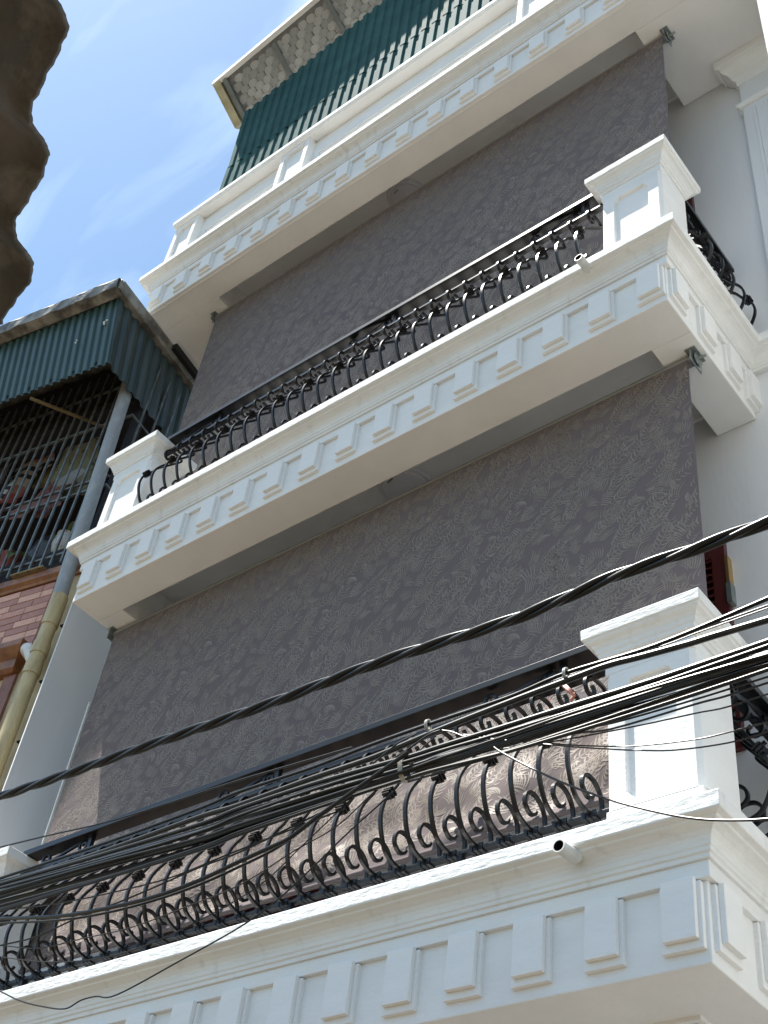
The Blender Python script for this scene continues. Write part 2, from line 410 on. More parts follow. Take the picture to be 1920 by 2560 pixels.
def pillar(x0, x1, zl, zt, chamf=True):
    y0, y1 = 3.458, 3.742
    c = .020; sh = zt-.155
    b = MB()
    b.prism([(x0,y0),(x1,y0),(x1,y1),(x0,y1)], zl-.02, zl+.085)
    b.prism([(x0,y0),(x1,y0),(x1,y1),(x0,y1)], sh-.055, sh+.01)
    # shaft with chamfered front corners, front face built separately with the sunk panel
    za, zb_ = zl+.085, sh-.055
    dep = .019
    poly = [(x0, y0+c), (x0+c, y0), (x1-c, y0), (x1, y0+c), (x1, y1), (x0, y1)]
    n = len(poly)
    vs = [(x, y, za) for x, y in poly] + [(x, y, zb_) for x, y in poly]
    fs = [(i, (i+1)%n, (i+1)%n+n, i+n) for i in range(n) if i != 1]
    b.add(vs, fs)
    px0, px1, pz0, pz1, k = x0+.085, x1-.085, za+.03, zb_-.05, .03
    inner = [(px0+k, pz0), (px1-k, pz0), (px1, pz0+k), (px1, pz1-k*1.4), (px1-k*.9, pz1), (px0+k*.9, pz1), (px0, pz1-k*1.4), (px0, pz0+k)]
    outer = [(x0+c, za), ((x0+x1)/2, za), (x1-c, za), (x1-c, (za+zb_)/2), (x1-c, zb_), ((x0+x1)/2, zb_), (x0+c, zb_), (x0+c, (za+zb_)/2)]
    # match the two loops corner to corner
    inner = [inner[0], inner[1], inner[2], inner[3], inner[4], inner[5], inner[6], inner[7]]
    outer = [(x0+c, za), (x1-c, za), (x1-c, za), (x1-c, zb_), (x1-c, zb_), (x0+c, zb_), (x0+c, zb_), (x0+c, za)]
    vs = [(x, y0, z) for x, z in outer] + [(x, y0, z) for x, z in inner] + [(x, y0+dep, z) for x, z in inner]
    fs = []
    for i in range(8):
        j = (i+1) % 8
        if outer[i] == outer[j]: fs.append((i, j+8, i+8))
        else: fs.append((i, j, j+8, i+8))
        fs.append((i+8, j+8, j+16, i+16))
    fs.append(tuple(range(16, 24)))
    b.add(vs, fs)
    p = b.build('balustrade_pillar', WHITE, house, 0.004)
    prof = [(-.03, sh), (.010, sh), (.012, sh+.020), (.022, sh+.024), (.024, sh+.040), (.032, sh+.046), (.036, sh+.062), (.050, sh+.078), (.070, sh+.088), (.074, sh+.098), (.084, sh+.102),
            (.086, zt-.004), (.082, zt), (-.03, zt)]
    prof = [(q*.82, z) for q, z in prof]
    MB().sweep([(x0,y0),(x1,y0),(x1,y1),(x0,y1)], prof, True).build('pillar_cap', LEDGE, p, 0.004)
    MB().box((x0-.02, y0-.02, zt-.02), (x1+.02, y1+.02, zt-.003)).build('cap_top', LEDGE, p)
    return p
pillar(-2.085, -1.702, ZL[0], 4.883)
pillar(-6.275, -5.862, ZL[0], 4.883)
pillar(-2.085, -1.702, ZL[1], 8.283)
pillar(-6.275, -5.862, ZL[1], 8.283)

# drain spouts poking out of the two ledges
def spout(zc, x):
    m = MB()
    n = 14; vs = []
    for (y, r) in ((3.42, .025), (3.305, .025), (3.305, .0205), (3.40, .0205)):
        for k in range(n):
            a = 2*math.pi*k/n
            vs.append((x + r*math.cos(a), y, zc + r*math.sin(a) - (3.42-y)*.10))
    ff = lambda R_: [(i*n+k, i*n+(k+1)%n, (i+1)*n+(k+1)%n, (i+1)*n+k) for i in R_ for k in range(n)]
    m.add(vs, ff((0, 1))); m.add(vs, ff((2,)), 1)  # bore walls coloured black to paint the shade inside the spout
    m.add(vs[3*n:4*n], [tuple(range(n))], 1)
    return m
spout(3.895, -2.183).build('drain_spout', [PVCW, DARK], bal_low, 0, True)
spout(7.385, -2.135).build('drain_spout', [PVCW, DARK], bal_mid, 0, True)

# top parapet
zt = ZL[2]
par = MB().prism([(-6.87, 3.57), (3.0, 3.57), (3.0, 3.60), (-6.88, 3.60)], zt-.01, 12.0).build('parapet', WHITE, house)
MB().sweep([(-6.915, 3.60), (-6.895, 3.492), (3.0, 3.492), (3.0, 3.60)], [(0, 11.985), (.022, 11.985), (.03, 12.01), (.04, 12.02), (.04, 12.075), (-.05, 12.085), (-.05, 11.985)]).build('coping', WHITE, par, 0.003)
MB().box((-6.86, 3.46, 12.0), (3.0, 3.598, 12.07)).build('coping_slab', WHITE, par)
for x0, x1 in ((-6.895, -6.585), (-5.49, -5.145), (-2.865, -2.52)):
    b = MB(); y0, yb = 3.492, 3.572; k = .035; zb0, zb1 = zt-.005, 11.984
    px0, px1, pz0, pz1 = x0+.05, x1-.05, zt+.2, 11.93
    inner = [(px0, pz0), (px1, pz0), (px1, pz1), (px1-.004, pz1), (px0+k, pz1), (px0, pz1-k*1.5)]
    outer = [(x0, zb0), (x1, zb0), (x1, zb1), (x1, zb1), (x0, zb1), (x0, zb1)]
    vs = [(x, y0, z) for x, z in outer]+[(x, y0, z) for x, z in inner]+[(x, y0+.03, z) for x, z in inner]
    fs = []
    for i in range(6):
        j = (i+1) % 6
        fs.append((i, j+6, i+6) if outer[i] == outer[j] else (i, j, j+6, i+6)); fs.append((i+6, j+6, j+12, i+12))
    fs.append(tuple(range(12, 18)))
    b.add(vs, fs)
    b.add([(x0,y0,zb0),(x0,yb,zb0),(x0,yb,zb1),(x0,y0,zb1)], [(0,1,2,3)])
    b.add([(x1,y0,zb0),(x1,yb,zb0),(x1,yb,zb1),(x1,y0,zb1)], [(0,3,2,1)])
    b.build('parapet_pillar', WHITE, par, 0.003)
for x0, x1 in ((-6.50, -5.57), (-5.06, -2.95)):      # sunk-panel moulding between the pillars
    z0, z1 = zt+.10, 11.72
    b = MB()
    for off, pr in ((0, .016), (.035, .010)):
        a0, a1, c0, c1 = x0+off, x1-off, z0+off, z1-off
        b.box((a0, 3.572, c1-.02), (a1, 3.572-pr, c1)); b.box((a0, 3.572, c0), (a1, 3.572-pr, c0+.02))
        b.box((a0, 3.572, c0+.0205), (a0+.02, 3.572-pr, c1-.0205)); b.box((a1-.02, 3.572, c0+.0205), (a1, 3.572-pr, c1-.0205))
    b.build('panel_moulding', WHITE, par, 0.004)

# corrugated cladding above the parapet, in two overlapping sheets
def corrugated(x0, x1, zlo, zhi, y, pitch=.125, dep=.018, x0top=None, flip=1):
    b = MB(); xs = []; x = x0
    while x < x1:
        for f_, d in ((0, 0), (.44, 0), (.56, 1), (.88, 1)):
            if x + f_*pitch <= x1: xs.append((x + f_*pitch, d))
        x += pitch
    xs.append((x1, 0))
    vs = []; nz = 3
    for i, (x, d) in enumerate(xs):
        for k in range(nz+1):
            t = k/nz
            zz = zlo(x) + (zhi(x)-zlo(x))*t
            sk = (x0top - x0)*(1-(x-x0)/(x1-x0))*t if x0top is not None else 0
            vs.append((x+sk, y + d*dep*flip, zz))
    m = nz+1
    fs = [(i*m+k, (i+1)*m+k, (i+1)*m+k+1, i*m+k+1) for i in range(len(xs)-1) for k in range(nz)]
    b.add(vs, fs); return b
roofz = lambda x: 14.13 + .168*(x+6.60)
cl = corrugated(-6.58, 3.0, lambda x: 12.99, lambda x: roofz(x)+.10, 3.606, x0top=-6.66).build('cladding_sheet', CLAD, house)
cl2 = corrugated(-6.58, 3.0, lambda x: 11.98, lambda x: 13.02, 3.610, x0top=-6.60).build('cladding_sheet', CLAD, house)
for o in (cl, cl2):
    s = o.modifiers.new('thick', 'SOLIDIFY'); s.thickness = .004; s.offset = 0
# eave roof: backing board, shingles pressed in its underside, rafters, barge board
rl_out, rl_in = at(541.7, 214, 3.29), at(586, 300, 3.64)
ru = Vector((1, 0, .178)).normalized()
rv = (rl_in - rl_out).normalized()
rn = ru.cross(rv).normalized()
if rn.z < 0: rn = -rn
Lr = (rl_in-rl_out).length + .10
def rp(a, b, h=0): return rl_out + ru*a + rv*b + rn*h
roof = MB().add([rp(0,0,.01), rp(9.5,0,.01), rp(9.5,Lr,.01), rp(0,Lr,.01), rp(0,0,.05), rp(9.5,0,.05), rp(9.5,Lr,.05), rp(0,Lr,.05)],
                [(0,3,2,1),(4,5,6,7),(0,1,5,4),(1,2,6,5),(2,3,7,6),(3,0,4,7)]).build('eave_roof', SH2, house)
q0, q1 = rp(-.02, 0), rp(9.5, 0)
MB().add([q0+Vector((0,-.05,-.035)), q1+Vector((0,-.05,-.035)), q1+Vector((0,-.05,.05)), q0+Vector((0,-.05,.05)), q0+Vector((0,0,-.035)), q1+Vector((0,0,-.035)), q1+Vector((0,0,.06)), q0+Vector((0,0,.06))], [(0,1,2,3),(7,6,5,4),(0,4,5,1),(3,2,6,7),(0,3,7,4),(1,5,6,2)]).build('eave_edge_trim', WHITE, roof)
MB().add([rp(-.02,0,-.055), rp(.075,0,-.055), rp(.075,Lr,-.055), rp(-.02,Lr,-.055), rp(-.02,0,.06), rp(.075,0,.06), rp(.075,Lr,.06), rp(-.02,Lr,.06)],
         [(0,3,2,1),(4,5,6,7),(0,1,5,4),(1,2,6,5),(2,3,7,6),(3,0,4,7)]).build('barge_board', CREAM, roof)
MB().bar(rp(.135, .02, -.035), rp(.135, Lr, -.035), .05, .05, rn).build('rafter', STEEL, roof)
MB().bar(rp(.83, .06, -.035), rp(.83, Lr, -.035), .05, .05, rn).build('rafter', STEEL, roof)
MB().bar(rp(1.58, .02, -.035), rp(1.58, Lr, -.035), .05, .05, rn).build('rafter', STEEL, roof)
MB().bar(rp(2.35, .02, -.035), rp(2.35, Lr, -.035), .05, .05, rn).build('rafter', STEEL, roof)
sw, shh = .115, .072
def shingle_mesh():
    b = MB(); n = 7
    pts = [(-sw*.47, 0), (-sw*.5, shh*.6)]
    for k in range(n+1):
        a = math.pi - math.pi*k/n
        pts.append((sw*.5*math.cos(a), shh*.75 + shh*.55*math.sin(a)))
    pts += [(sw*.5, shh*.6), (sw*.47, 0)]
    m = len(pts)
    vs = [tuple(Vector((x, y, -.002))) for x, y in pts] + [tuple(Vector((x, y, -.010-.012*(y/shh)))) for x, y in pts]
    b.add(vs, [tuple(range(m)), tuple(range(2*m-1, m-1, -1))] + [(i, (i+1)%m, (i+1)%m+m, i+m) for i in range(m)])
    return b
s1 = shingle_mesh().build('shingle', SH1, roof); s2 = shingle_mesh().build('shingle', SH2, roof)
used = [False, False]
basis = Matrix(((ru.x, rv.x, rn.x), (ru.y, rv.y, rn.y), (ru.z, rv.z, rn.z))).to_4x4()
for j in range(8):
    for i in range(32):
        a = .23 + i*sw*1.0 + (sw*.5 if j % 2 else 0); bb = Lr - .02 - j*shh
        if bb < .085: continue
        k = (i + j//2 + (1 if random.random() < .15 else 0)) % 2
        src = (s1, s2)[k]
        o = src if not used[k] else dup(src, roof)
        used[k] = True
        o.matrix_local = Matrix.Translation(rp(a, bb)) @ basis @ Matrix.Rotation(R(random.uniform(-4, 4))+math.pi, 4, 'Z') @ Matrix.Diagonal((random.uniform(.93, 1), 1, random.uniform(.7, 1.2), 1))

# pilaster on the right part of the wall
pil = MB()
pil.box((-1.515, 4.39, ZL[1]-.01), (-1.16, YW+.001, 10.37))
for k in range(3):
    x = -1.515 + .075 + k*.085
    pil.box((x, 4.391, ZL[1]+.15), (x+.022, 4.378, 9.92))
pila = pil.build('pilaster', GREYWALL, house, 0.004)
MB().sweep([(-1.515, YW-.002), (-1.515, 4.39), (-1.16, 4.39), (-1.16, YW-.002)], [(-.02, 10.30), (.008, 10.30), (.012, 10.36), (.035, 10.375), (.038, 10.40), (.055, 10.43), (.085, 10.46), (.095, 10.50), (.118, 10.505), (.12, 10.578), (-.02, 10.578)]).build('capital', WHITE, pila, 0.003)
MB().sweep([(-1.515, YW-.002), (-1.515, 4.39), (-1.16, 4.39), (-1.16, YW-.002)], [(-.02, 9.975), (.012, 9.975), (.03, 9.985), (.032, 10.012), (.012, 10.03), (-.02, 10.03)]).build('astragal', WHITE, pila, 0.002)

# shutters and doors of dark red wood on the back wall
def shutter(x0, x1, z0, z1, y=YW):
    b = MB()
    s_ = .075
    b.box((x0, y, z0), (x0+s_, y-.035, z1)); b.box((x1-s_, y, z0), (x1, y-.035, z1))
    b.box((x0+s_, y, z0), (x1-s_, y-.034, z0+.25)); b.box((x0+s_, y, z1-.1), (x1-s_, y-.034, z1))
    b.box((x0+s_, y, z0+.25), (x1-s_, y-.004, z1-.1))
    o = b.build('window_shutter', REDWOOD, house, .003)
    z = z0+.27; q = None
    while z < z1-.12:
        if q is None:
            q = MB().add([(x0+s_, y-.030, z), (x1-s_, y-.030, z), (x1-s_, y-.005, z+.03), (x0+s_, y-.005, z+.03), (x0+s_, y-.036, z+.006), (x1-s_, y-.036, z+.006), (x1-s_, y-.011, z+.036), (x0+s_, y-.011, z+.036)],
                         [(0,3,2,1),(4,5,6,7),(0,1,5,4),(1,2,6,5),(2,3,7,6),(3,0,4,7)]).build('slat', REDWOOD, o)
        else: dup(q, o, (0, 0, z-z00))
        if 'z00' not in locals(): z00 = z
        z += .045
    return o
sh1 = shutter(-2.42, -1.972, 4.885, 6.13)
MB().box((-1.972, 4.405, 5.83), (-1.955, 4.45, 6.0)).build('hinge', BRASS, sh1)
MB().box((-1.975, 4.40, 5.70), (-1.950, 4.45, 5.82)).build('latch', GALV, sh1)
shutter(-2.42, -1.958, 8.2, 9.44)
MB().box((-5.95, YW, 4.0), (-4.35, YW-.05, 6.2)).build('door', REDWOOD, house, .004)
MB().box((-4.9, YW, 7.46), (-3.3, YW-.05, 9.7)).build('door', REDWOOD, house, .004)

# ------------------------------------------------------------------ next house on the right
nh = thing('neighbouring_house', 'white neighbouring house, only a sunlit sliver of its corner shows at the top right', 'house', (-.955, 3.3, 0))
MB().box((0, 0, 0), (4.5, 6, 15)).build('wall', WHITE, nh)

# ------------------------------------------------------------------ roller blinds
def motif(seed, W, H):                                # one repeat of the woven feather pattern, as short tapered strokes (polyline, width)
    S = []
    rnd = random.Random(seed)
    def feather(x, y, ang, ln, curve, n, l0, bend, w0):
        pts = []; cx, cy, a = x, y, ang
        for k in range(13):
            pts.append((cx, cy, a)); cx += ln/12*math.cos(a); cy += ln/12*math.sin(a); a += curve/12
        S.append(([(p[0], p[1]) for p in pts], .0046))
        for i in range(n):
            t = (i+.6)/n*12; k = min(11, int(t)); f_ = t-k
            px, py, pa = pts[k][0]*(1-f_)+pts[k+1][0]*f_, pts[k][1]*(1-f_)+pts[k+1][1]*f_, pts[k][2]
            l = l0*(.5+.6*math.sin(math.pi*min(1, .12+.85*i/n)))*rnd.uniform(.8, 1.15)
            for sd in (1, -1):
                a = pa+sd*(1.25+rnd.uniform(-.15, .15)); q = []
                cx, cy = px+.008*math.cos(a), py+.008*math.sin(a)
                for j in range(6):
                    q.append((cx, cy)); cx += l/5*math.cos(a); cy += l/5*math.sin(a); a -= sd*bend/5*rnd.uniform(.75, 1.25)
                S.append((q, w0*rnd.uniform(.7, 1.2)))
    def fan(x, y, a0, n, l, bend, w, da):
        for i in range(n):
            a = a0+da*(i-n/2); ll = l*rnd.uniform(.7, 1.1); cx, cy = x+.0105*i*math.cos(a0+1.45), y+.0105*i*math.sin(a0+1.45); q = []
            for k in range(7):
                q.append((cx, cy)); cx += ll/6*math.cos(a); cy += ll/6*math.sin(a); a += bend/6
            S.append((q, w*rnd.uniform(.7, 1.15)))
    nx, ny = int(W/.082), int(H/.076)
    for i in range(nx):
        for k in range(ny):
            x = (i+.15+rnd.uniform(0, .7))*W/nx; y = (k+.15+rnd.uniform(0, .7))*H/ny
            ty = (i*2+k*3+rnd.randint(0, 1)) % 5
            if ty in (0, 2):
                feather(x-.05, y-.05, rnd.gauss(.72, .28), rnd.uniform(.13, .21), rnd.uniform(-.5, .9), rnd.randint(7, 10), rnd.uniform(.040, .056), rnd.uniform(1.0, 1.6), .0064)
            elif ty in (1, 3):
                fan(x, y, rnd.gauss(.75, .6), rnd.randint(5, 8), rnd.uniform(.065, .12), rnd.choice((-1, 1))*rnd.uniform(.5, 1.2), .0056, rnd.uniform(.04, .16))
            else:
                r = rnd.uniform(.03, .06); a0 = rnd.uniform(0, 6.28)
                for j in range(rnd.randint(3, 5)):
                    rr = r-.0105*j
                    if rr > .008: S.append(([(x+rr*math.cos(a0+.15*j+1.9*q/9), y+rr*.85*math.sin(a0+.15*j+1.9*q/9)) for q in range(10)], (.0085 if j == 0 else .0052)))
    return S
MOTIF = motif(3, 1.162, .896)
def blind(x0, x1, ztop, zbot, label, seed, wrinkle):
    t = thing('roller_blind', label, 'blind', ((x0+x1)/2, 3.86, ztop), 0, 'roller blinds on the balconies')
    ox, oz = (x0+x1)/2, ztop
    rnd = random.Random(seed)
    ph = [rnd.uniform(0, 6.28) for _ in range(6)]
    def fy(x, z):
        d = (ztop-z)/(ztop-zbot)
        y = .004*math.sin(x*2.1+ph[0])*d + .003*math.sin(x*5.3+ph[1]+z)*d
        if not wrinkle:
            u2 = max(0, min(1, (9.25-z)/(9.25-zbot))); y += .16*u2*u2*(1.6-.6*u2)
        if wrinkle:
            u2 = max(0, min(1, (5.15-z)/(5.15-zbot))); y -= .118*u2*u2*(1.6-.6*u2)
            k = max(0, 1-(z-zbot)/.75)
            k = k*k*(3-2*k)
            y += k*(.014*math.sin(x*7+3.2*z+ph[2])+.010*math.sin(x*13-9*z+ph[3])+.007*math.sin(x*3.1+21*z+ph[4])+.005*math.sin(29*x+14*z))*min(1, (z-zbot)/.06+.15)
        return y
    nx, nz = 150, 90
    vs = []
    for i in range(nx+1):
        for k in range(nz+1):
            x = x0+(x1-x0)*i/nx; z = zbot+(ztop-zbot)*(k/nz)**1.25
            vs.append((x-ox, fy(x, z), z-oz))
    fs = [(i*(nz+1)+k, (i+1)*(nz+1)+k, (i+1)*(nz+1)+k+1, i*(nz+1)+k+1) for i in range(nx) for k in range(nz)]
    fab = MB().add(vs, fs).build('fabric', FABRIC, t, 0, True)
    # woven pattern standing half a millimetre proud
    b = MB(); vs = []; fs = []
    PX, PZ, SK = 1.162, .896, .025
    nxr = int((x1-x0)/PX)+2; nzr = int((ztop-zbot)/PZ)+2
    for I in range(-1, nxr):
        for K in range(-1, nzr):
            X = x0 + .28 + I*PX; Z = zbot + K*PZ - I*SK*.0
            for pts, w in MOTIF:
                q = [(X+u, Z+v) for u, v in pts]
                if min(a for a, _ in q) < x0+.004 or max(a for a, _ in q) > x1-.004 or min(c for _, c in q) < zbot+.02 or max(c for _, c in q) > ztop-.01: continue
                o = len(vs); n = len(q)
                for i, (a, c) in enumerate(q):
                    dx = q[min(i+1, n-1)][0]-q[max(i-1, 0)][0]; dz = q[min(i+1, n-1)][1]-q[max(i-1, 0)][1]
                    l = math.hypot(dx, dz) or 1
                    h = w*.62*(math.sin(math.pi*(.18+.72*i/(n-1)))**.8)
                    for s_ in (-1, 1):
                        xx, zz = a-dz/l*h*s_, c+dx/l*h*s_
                        vs.append((xx-ox, fy(xx, zz)-.0012, zz-oz))
                fs += [(o+2*i, o+2*i+1, o+2*i+3, o+2*i+2) for i in range(n-1)]
    pat = b.add(vs, fs).build('woven_pattern', THREAD, fab); pat['kind'] = 'stuff'
    MB().tube([(x0-ox-.01, .028, .005), (x1-ox+.01, .028, .005)], .031, 16).build('roller_tube', TUBEGREY, t, 0, True)
    MB().tube([(x0-ox+.01, fy(x0, zbot), zbot-oz-.008), (0, fy(ox, zbot), zbot-oz-.010), (x1-ox-.01, fy(x1, zbot), zbot-oz-.008)], .013, 10).build('bottom_bar', FABRIC, t, 0, True)
    for s_, xx in ((-1, x0-ox-.028), (1, x1-ox+.028)):
        br = MB()
        br.box((xx-.004, -.035, -.055), (xx+.004, .085, .036)); br.box((xx-.03, -.035, .030), (xx+.03, .085, .0375))
        br.tube([(xx, .028, .005), (xx-s_*.02, .028, .005)], .026, 12)
        o = br.build('bracket', GALV, t, .002)
        MB().tube([(xx+s_*.002, .03, .004), (xx+s_*.06, .03, .004)], .008, 8).build('axle_pin', GALV, o, 0, True)
        MB().lathe([(.04, 0), (.04, s_*.006)], (xx+s_*.012, .028, -.005), 18, 'x').build('end_disc', GALV, o)
    return t
blind(-6.222, -1.820, 6.880, 4.335, 'large taupe feather patterned roller blind hanging above the lowest balcony, its crumpled foot in sun', 5, True)
blind(-6.285, -1.815, 10.540, 7.95, 'shaded upper taupe roller blind under the top slab, behind the middle balcony', 11, False)
# pale strip added to imitate the line of light left of the lower blind
MB().box((-6.252, 3.856, 4.6), (-6.240, 3.872, 6.3)).build('x', PVCW).name = 'painted_light_line'
tag(bpy.data.objects['painted_light_line'], 'thin pale blue strip imitating the line of light down the left edge of the lower blind', 'painted light')

# ceiling lamps in the recesses
def ceil_lamp(px_x, y, z, label):
    t = thing('ceiling_lamp', label, 'lamp', (px_x, y, z), 0, 'round ceiling lamps in the soffits')
    MB().lathe([(.175, 0), (.175, -.02), (.168, -.03), (.150, -.032)], (0, 0, 0), 40).build('rim', LAMPB, t, 0, True)
    MB().lathe([(.148, -.03), (.140, -.045), (.10, -.055), (.02, -.058)], (0, 0, 0), 40).build('diffuser', LAMPB, t, 0, True)
    MB().bar((-.05, -.11, -.056), (.0, -.125, -.056), .010, .004).build('clip', STEEL, t)
    return t
ceil_lamp(-3.88, 4.07, ZB[1]+.34, 'round flush ceiling lamp half hidden behind the top of the lower blind')
ceil_lamp(-4.30, 4.03, ZB[2]+.34, 'round flush ceiling lamp under the top slab behind the upper blind')

# ------------------------------------------------------------------ iron railings
PROF = [(.014, -.650), (.004, -.668), (-.014, -.678), (-.036, -.676), (-.062, -.650), (-.058, -.612), (-.028, -.587), (.020, -.588), (.062, -.620), (.078, -.666), (.064, -.712), (.028, -.735), (-.014, -.746), (-.060, -.741), (-.110, -.718), (-.148, -.655), (-.165, -.583),
        (-.156, -.515), (-.130, -.460), (-.098, -.412), (-.062, -.345), (.008, -.255), (.078, -.165), (.106, -.128), (.100, -.106), (.066, -.100), (.015, -.106), (-.020, -.120), (-.041, -.147), (-.042, -.178), (-.022, -.200), (.004, -.199), (.022, -.180), (.020, -.158), (.006, -.148)]
PATH = crom([(0, y, z) for y, z in PROF], 4)
bar_me = MB().band(PATH, (1, 0, 0), .0150, .0130).build('baluster', IRON, None)
col = MB()
col.bar((0, -.144, -.482), (0, -.117, -.440), .036, .034, (0, 1, 0)); col.bar((0, -.138, -.472), (0, -.134, -.466), .046, .044, (0, 1, 0)); col.bar((0, -.126, -.454), (0, -.122, -.448), .046, .044, (0, 1, 0))
col_me = col.build('collar', IRON, None)
clamp = MB()
for dx in (-.023, 0, .023): clamp.box((dx-.009, -.020, -.768), (dx+.009, .020, -.738))
clamp_me = clamp.build('rail_clamp', IRON, None)
def scroll_s(l, r):                                  # S scroll lying in the xz plane
    pts = []
    for k in range(15):
        a = -math.pi*.5 + math.pi*2.4*(1-k/14); rr = r*(.35+.65*k/14)
        pts.append((-l/2+r*.2+rr*math.cos(a), 0, rr*math.sin(a)*.9))
    q = [(-p[0], 0, -p[2]) for p in pts][::-1]
    return crom(pts[::1]+q, 2)
sc_me = MB().band(scroll_s(.33, .040), (0, 1, 0), .014, .012).build('scroll', IRON, None)
protos = {'baluster': bar_me, 'collar': col_me, 'rail_clamp': clamp_me, 'scroll': sc_me}
fresh = {k: True for k in protos}
def inst(kind, parent, loc, rz=0):
    o = protos[kind]
    if fresh[kind]: fresh[kind] = False
    else: o = dup(o)
    o.parent = parent; o.location = loc; o.rotation_euler = (0, 0, rz); return o
def railing(label, loc, rz, x0, x1, hb, first, scrolls, phase=0):
    t = thing('balcony_railing', label, 'railing', loc, rz, 'black iron balcony railings')
    MB().box((x0, -.040, hb), (x1, .044, hb+.034)).build('handrail', IRON, t, .003)
    MB().box((x0, -.018, hb-.116), (x1, .018, hb-.092)).build('rail', IRON, t, .002)
    MB().box((x0, -.016, hb-.762), (x1, .016, hb-.746)).build('rail', IRON, t, .002)
    n = 0; x = first
    while x > x0+.05:
        b = inst('baluster', t, (x, 0, hb))
        inst('rail_clamp', t, (x, 0, hb))
        if n % 2 == phase: inst('collar', t, (x, 0, hb))
        n += 1; x -= .1275
    for s_ in scrolls: inst('scroll', t, (s_, 0, hb-.046))
    for s_ in scrolls:
        MB().box((s_+.20, -.012, hb-.092), (s_+.224, .012, hb)).build('post', IRON, t)
    xx = x0+.35
    while xx < x1:
        MB().box((xx-.012, -.02, hb-.90), (xx+.012, .008, hb-.766)).build('post', IRON, t); xx += .9
    return t
HB = (4.886, 8.291)
railing('front iron railing of the lowest balcony, belly bars behind the street cables', (0, 3.55, 0), 0, -5.84, -2.06, HB[0], -2.205, (-5.5, -4.15, -2.55), 1)
railing('front iron railing of the middle balcony, seen from below between white pillars', (0, 3.55, 0), 0, -5.84, -2.06, HB[1], -2.205, (-5.5, -3.9, -2.45), 0)
railing('short side iron railing at the right end of the lowest balcony, in shade', (-1.785, 0, 0), R(90), 3.74, 4.45, HB[0], 4.36, (4.1,))
railing('short side iron railing at the right end of the middle balcony, in shade', (-1.785, 0, 0), R(90), 3.74, 4.45, HB[1], 4.36, (4.1,))

# ribbon tied round a railing scroll and hanging against the blind
rb = MB()
p = [at(1408, 1712, 3.50), at(1425, 1728, 3.50), at(1436, 1738, 3.52), at(1428, 1750, 3.54)]
rbt = thing('ribbon', 'salmon pink ribbon knotted at the railing scroll and dangling before the blind', 'ribbon', at(1408, 1712, 3.50))
rb.band([q - rbt.location for q in crom(p, 5)], (.2, -.9, .3), .016, .016).build('knot', RIBBON, rbt)
rb = MB()
p = [at(1376, 1745, 3.82), at(1370, 1765, 3.83), at(1392, 1868, 3.825), at(1376, 1917, 3.825), at(1368, 1935, 3.825), at(1367, 1962, 3.82)]
rb.band([q - rbt.location for q in crom(p, 5)], (0, -1, 0), .003, .010).build('tail', RIBBON, rbt)

# ------------------------------------------------------------------ old house on the left
ANG = math.atan2(.19, .982)
old = thing('old_house', 'older brick faced house at the left edge with a caged loggia and teal awning', 'house', (-6.6, 3.85, 0), ANG)
w_ = MB()
w_.box((-4.2, .02, 0), (-.02, .25, 7.05))
w_.box((-.40, .02, 7.05), (-.02, .25, 7.72)); w_.box((-4.2, .03, 7.05), (-.40, .25, 7.72))
w_.build('wall', CREAMW, old)
MB().box((-4.2, .021, 7.02), (-.505, .031, 7.70)).build('tile_bed', MORTAR, old)
bm_ = MB().box((-.111, 0, 0), (.111, .013, .060)).build('brick', BR1, old, .002)
srcs = [bm_]
for k in (BR2, BR3):
    o = bm_.copy(); o.data = bm_.data.copy(); o.data.materials.clear(); o.data.materials.append(k); C.objects.link(o); o.parent = old; srcs.append(o)
ub = [False]*3
z = 7.03; row = 0
while z < 7.64:
    a = -.62 - (.115 if row % 2 else 0) - .058*(row % 3); i = 0
    while a > -2.6:
        k = 0 if (i + (row//1)) % 2 == 0 else (1 if random.random() < .7 else 2)
        if random.random() < .1: k = random.randrange(3)
        o = srcs[k] if not ub[k] else dup(srcs[k], old)
        ub[k] = True
        o.location = (a, .010+random.uniform(-.0015, .0015), z)
        a -= .2275; i += 1
    # closing piece at the right end of the course
    r0 = -.62 - (.115 if row % 2 else 0) - .058*(row % 3) + .1165
    if -.508 - r0 > .02:
        q = MB().box((r0, .0105, z), (-.508, .022, z+.060)).build('brick', (BR2 if row % 2 else BR1), old, .002)
    z += .0655; row += 1
MB().box((-.505, .012, 7.02), (-.44, .03, 7.70)).build('corner_band', ROSEW, old)
MB().sweep([(-4.2, .02), (-.22, .02), (-.22, .2)], [(-.02, 7.69), (.02, 7.69), (.03, 7.71), (.055, 7.735), (.06, 7.79), (.045, 7.80), (-.02, 7.80)]).build('ledge', OCHRE, old, .003)
MB().box((-.95, -.075, 7.80), (-.62, .05, 7.815)).build('board', WOOD, old)
MB().sweep([(-4.2, .02), (-.60, .02), (-.60, .2)], [(-.02, 6.79), (.05, 6.79), (.075, 6.82), (.085, 6.88), (.12, 6.92), (.15, 6.96), (.15, 7.01), (-.02, 7.02)]).build('cornice', OCHRE, old, .004)
MB().box((-.64, -.005, 3.0), (-.53, .02, 6.79)).build('pilaster_strip', ROSEW, old)
MB().box((-.17, -.03, 0), (-.015, .03, 7.62)).build('corner_strip', STRIPW, old, .01)
MB().tube([(-.045, -.035, 0), (-.045, -.035, 7.45)], .016, 8).build('corner_moulding', STRIPW, old, 0, True)
for zz in (6.1, 6.6, 7.1):
    MB().box((-.20, -.06, zz), (-.06, -.02, zz+.012)).build('pipe_clip', DARK, old)
